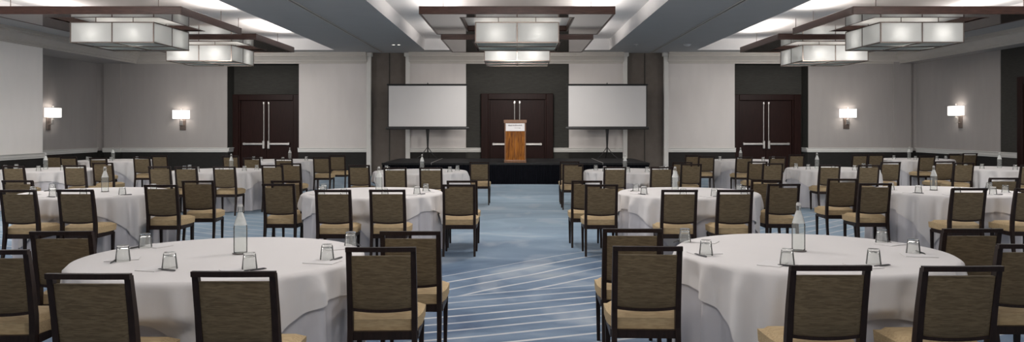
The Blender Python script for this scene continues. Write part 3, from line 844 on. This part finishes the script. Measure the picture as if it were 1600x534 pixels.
def make_pen():
    t = thing('pen', '-', 'pen')
    MB().tube([(-0.07, 0, 0.0055), (-0.06, 0, 0.0055), (0.05, 0, 0.0055), (0.066, 0, 0.004), (0.07, 0, 0.003)], [0.004, 0.0054, 0.0054, 0.0028, 0.0008], 8).build('barrel', M['pen'], t, smooth='auto')
    MB().box(-0.062, -0.022, -0.0015, 0.0015, 0.0105, 0.0125).build('clip', M['steel'], t)
    return t
used = {}
def place(kind, maker, loc, rotz, label, group):
    if kind not in used:
        o = used[kind] = maker(); o.location = loc; o.rotation_euler.z = rotz; o['label'] = label; o['group'] = group
        return o
    return dup(used[kind], loc, rotz, label, group)

def W(n): return ('first', 'second', 'third', 'fourth', 'fifth', 'sixth', 'seventh')[n]
# name, centre pixel column, centre depth, bottle column, overlay (turn in degrees, shift), chairs (column, top-rail row, turn), glasses (column, row) or None
T = [
 ('front-row left table', 348, 5.14, 369, (-24, (0, 0)), [(20, 390, 2), (105, 361, 3), (138, 420, -1), (365, 420, 0), (595, 386, 2), (641, 361, 0)],
    [(227, 387), (192, 408), (265, 420), (390, 421), (511, 406), (548, 384)]),
 ('front-row right table', 1267, 5.35, 1246, (8, (-0.07, 0.0)), [(988, 357, -1), (1012, 384.5, -2), (1298, 411, 0), (1504, 409, 1), (1602, 381, 0), (1515, 357, 0)],
    [(1070, 378), (1103, 398.5), (1230, 414), (1365, 414), (1378, 379), (1427, 396)]),
 ('second-row far left table', 150, 10.24, 161, (15, (0, 0)), [(27, 281.5, 0), (27, 295.5, 0), (117, 295, 0), (251, 288.5, 0), (309, 282, 6)], None),
 ('second-row table left of the aisle', 583, 10.24, 591, (-32, (0, 0)), [(440, 287, 0), (447, 282, -3), (520, 295, 0), (605, 294.5, 0), (717, 288, 0), (722, 282, 0)], None),
 ('second-row table right of the aisle', 1075, 10.24, 1056, (20, (0, 0)), [(917, 282, 0), (940, 288, 0), (1062, 295, 0), (1149, 296, 0), (1186, 281, 0), (1210, 287, 0)], None),
 ('second-row far right table', 1475, 10.5, 1462, (8, (0, 0)), [(1317, 279, -2), (1368, 286, 0), (1515, 293.7, 0), (1614, 294, 0), (1569, 277.5, 0)], None),
 ('third-row far left table', 72, 15.9, 69, (30, (0, 0)), [(20, 259, 0), (116, 258, 2), (160, 254, 2)], None),
 ('third-row mid left table', 345, 15.6, 360, (-10, (0, 0)), [(249, 257.6, 0), (290, 259, 0), (350, 260, 0), (425, 257.5, 0), (454, 255, 0)], None),
 ('third-row table left of the aisle', 657, 15.3, 659, (25, (0, 0)), [(564, 257.5, 0), (617, 261.5, 0), (673, 261.5, 0), (749, 252.7, 0)], None),
 ('third-row table right of the aisle', 985, 15.5, 977, (-15, (0, 0)), [(890, 252, -2), (897, 256, 0), (961, 260.5, 0), (1034, 259.5, 0), (1066, 253, 0), (1077, 256, 0)], None),
 ('third-row mid right table', 1300, 16.2, 1278, (12, (0, 0)), [(1184, 252, 0), (1208, 255, 0), (1297, 257.4, 0), (1358, 257, 0), (1392, 252.8, 0)], None),
 ('third-row far right table', 1565, 16.4, 1564, (-20, (0, 0)), [(1476, 252, 0), (1519, 254, 0), (1612, 257, 0)], None),
 ('back-row far left table', 180, 20.5, 175, (10, (0, 0)), [(83, 243.0, 0), (106.5, 244, 0), (153, 246.5, 0), (221, 245, 0), (249, 242.3, 0)], None),
 ('back-row mid left table', 440, 20.5, 452, (40, (0, 0)), [(366, 243.0, 0), (393, 246, 0), (443, 247.5, 0), (502, 245, 0), (527, 242.3, 0)], None),
 ('back-row mid right table', 1165, 20.5, 1158, (-30, (0, 0)), [(1083, 242, 0), (1104, 243.5, 0), (1163, 244.7, 0), (1215, 244.5, 0), (1245, 241, 0)], None),
 ('back-row far right table', 1433, 21.2, 1422, (20, (0, 0)), [(1344, 241, 0), (1383, 240.5, 0), (1449, 242.5, 0), (1490, 240, 0), (1516, 239.2, 0)], None),
]
CH = {}
for ti, (tn, cpx, Y, bpx, (rot, off), chs, gl) in enumerate(T):
    rng = random.Random(100 + ti)
    c = ((cpx - VX) * Y / F, Y)
    row = ('front', 'second', 'third', 'back')[('front', 'second', 'third', 'back-').index(tn.split('-')[0] if not tn.startswith('back') else 'back-')]
    make_table('round table hidden under white cloths, the ' + tn, c)
    rigs = []
    for i, (cp, cy, a) in enumerate(sorted(chs)):
        d = 0.70 * F / (cy - VY)
        a = R(a)
        x = (cp - VX) * d / F
        ox, oy = x - math.sin(a) * -TOPY, d + (-TOPY) * math.cos(a)
        for _ in range(60):         # a seat may slip a little under the cloth, not into the table
            if min(reach(c, (ox, oy, a))) > 0.845 and min(reach(c, (ox, oy, a), -0.16)) > 0.90: break
            if abs(ox - c[0]) > 0.88: ox += 0.02 * (1 if ox > c[0] else -1)
            elif oy < c[1] + 0.2: oy -= 0.03; ox -= 0.03 * (cp - VX) / F
            else: oy += 0.03; ox += 0.03 * (cp - VX) / F
        rigs.append((ox, oy, a))
        place('chair', make_chair, (ox, oy, 0), a, 'dark wood padded chair, %s from the left at the %s' % (W(i), tn), 'banquet chairs at the ' + tn)
    cloths(c, rigs, rng, R(rot - 90), off, 1.10, tn)
    bx = (bpx - VX) * Y / F
    zt = TZ + 0.001
    by = Y + (0.05 if ti > 1 else 0.06)
    if ti == 0: by = 5.22
    if ti == 1: by = 5.33
    if ti < 6:
        o = MB().lathe([(0, 0), (0.050, 0), (0.052, 0.002), (0.052, 0.005), (0.05, 0.006), (0, 0.006)], 24).build('coaster', M['coaster'], smooth='auto', loc=(bx, by, zt))
        tag(o, 'small round coaster under the bottle on the ' + tn, 'coaster', 'bottle coasters')
    place('bottle', make_bottle, (bx, by, zt + (0.0065 if ti < 6 else 0)), rng.uniform(0, 6), 'clear glass water bottle on the ' + tn, 'water bottles')
    if gl is None:
        gl2 = []
        for a in ((-100, -58, -16, 18, 56, 98) if ti < 12 else (-80, -30, 20, 75)):
            a = R(a + rng.uniform(-5, 5)); r = 0.70 + rng.uniform(-0.03, 0.03)
            gl2.append((c[0] + r * math.sin(a), c[1] - r * math.cos(a)))
    else:
        gl2 = []
        for gp, gy in gl:
            d = (EYE - TZ) * F / (gy - VY)
            gl2.append(((gp - VX) * d / F, d))
    for i, (gx, gy) in enumerate(sorted(gl2, key=lambda p: (p[0] / p[1]))):
        which = '%s from the left on the %s' % (W(i), tn)
        if ti < 6:
            ang = math.atan2(gx - c[0], -(gy - c[1]))      # 0 at the near side
            out = Vector((math.sin(ang), -math.cos(ang)))
            tang = Vector((out.y, -out.x))
            pc = Vector((gx, gy)) + out * 0.01 + tang * 0.085
            rr_ = math.hypot(pc.x - c[0], pc.y - c[1])
            if rr_ > 0.76: pc = Vector(c) + (pc - Vector(c)) * (0.76 / rr_)
            place('pad', make_pad, (pc.x, pc.y, zt), ang, 'white notepad, ' + which, 'notepads on the ' + tn)
            sgn = -1 if i % 2 == 0 else 1
            pp = Vector((gx, gy)) + out * 0.052 + tang * -0.02
            place('pen', make_pen, (pp.x, pp.y, zt), ang + R(8 * sgn) + (PI if i % 3 else 0), 'dark slim pen, ' + which, 'pens on the ' + tn)
        place('glass', make_glass, (gx, gy, zt), rng.uniform(0, 6), 'upturned clear water tumbler, ' + which, 'water tumblers on the ' + tn)

# ------------------------------------------------------------------ world, camera, output look
w = bpy.data.worlds.new('World'); scene.world = w; w.use_nodes = True
bg = w.node_tree.nodes['Background']; bg.inputs['Color'].default_value = (1.0, 0.97, 0.94, 1); bg.inputs['Strength'].default_value = 0.33
cd = bpy.data.cameras.new('Camera'); cam = bpy.data.objects.new('Camera', cd); COL.objects.link(cam)
cam.location = (0, 0, EYE); cam.rotation_euler = (PI / 2, 0, 0)
cd.sensor_width = 36; cd.lens = 36 * F / 1600
cd.shift_x = -(VX - 800) / 1600; cd.shift_y = -(267 - VY) / 1600
cd.clip_start = 0.05; cd.clip_end = 100
scene.camera = cam
vs = scene.view_settings
vs.view_transform = 'Standard'; vs.look = 'None'; vs.gamma = 1; vs.use_curve_mapping = False; vs.exposure = 0.0
scene.cycles.sample_clamp_indirect = 6
scene.cycles.max_bounces = 10
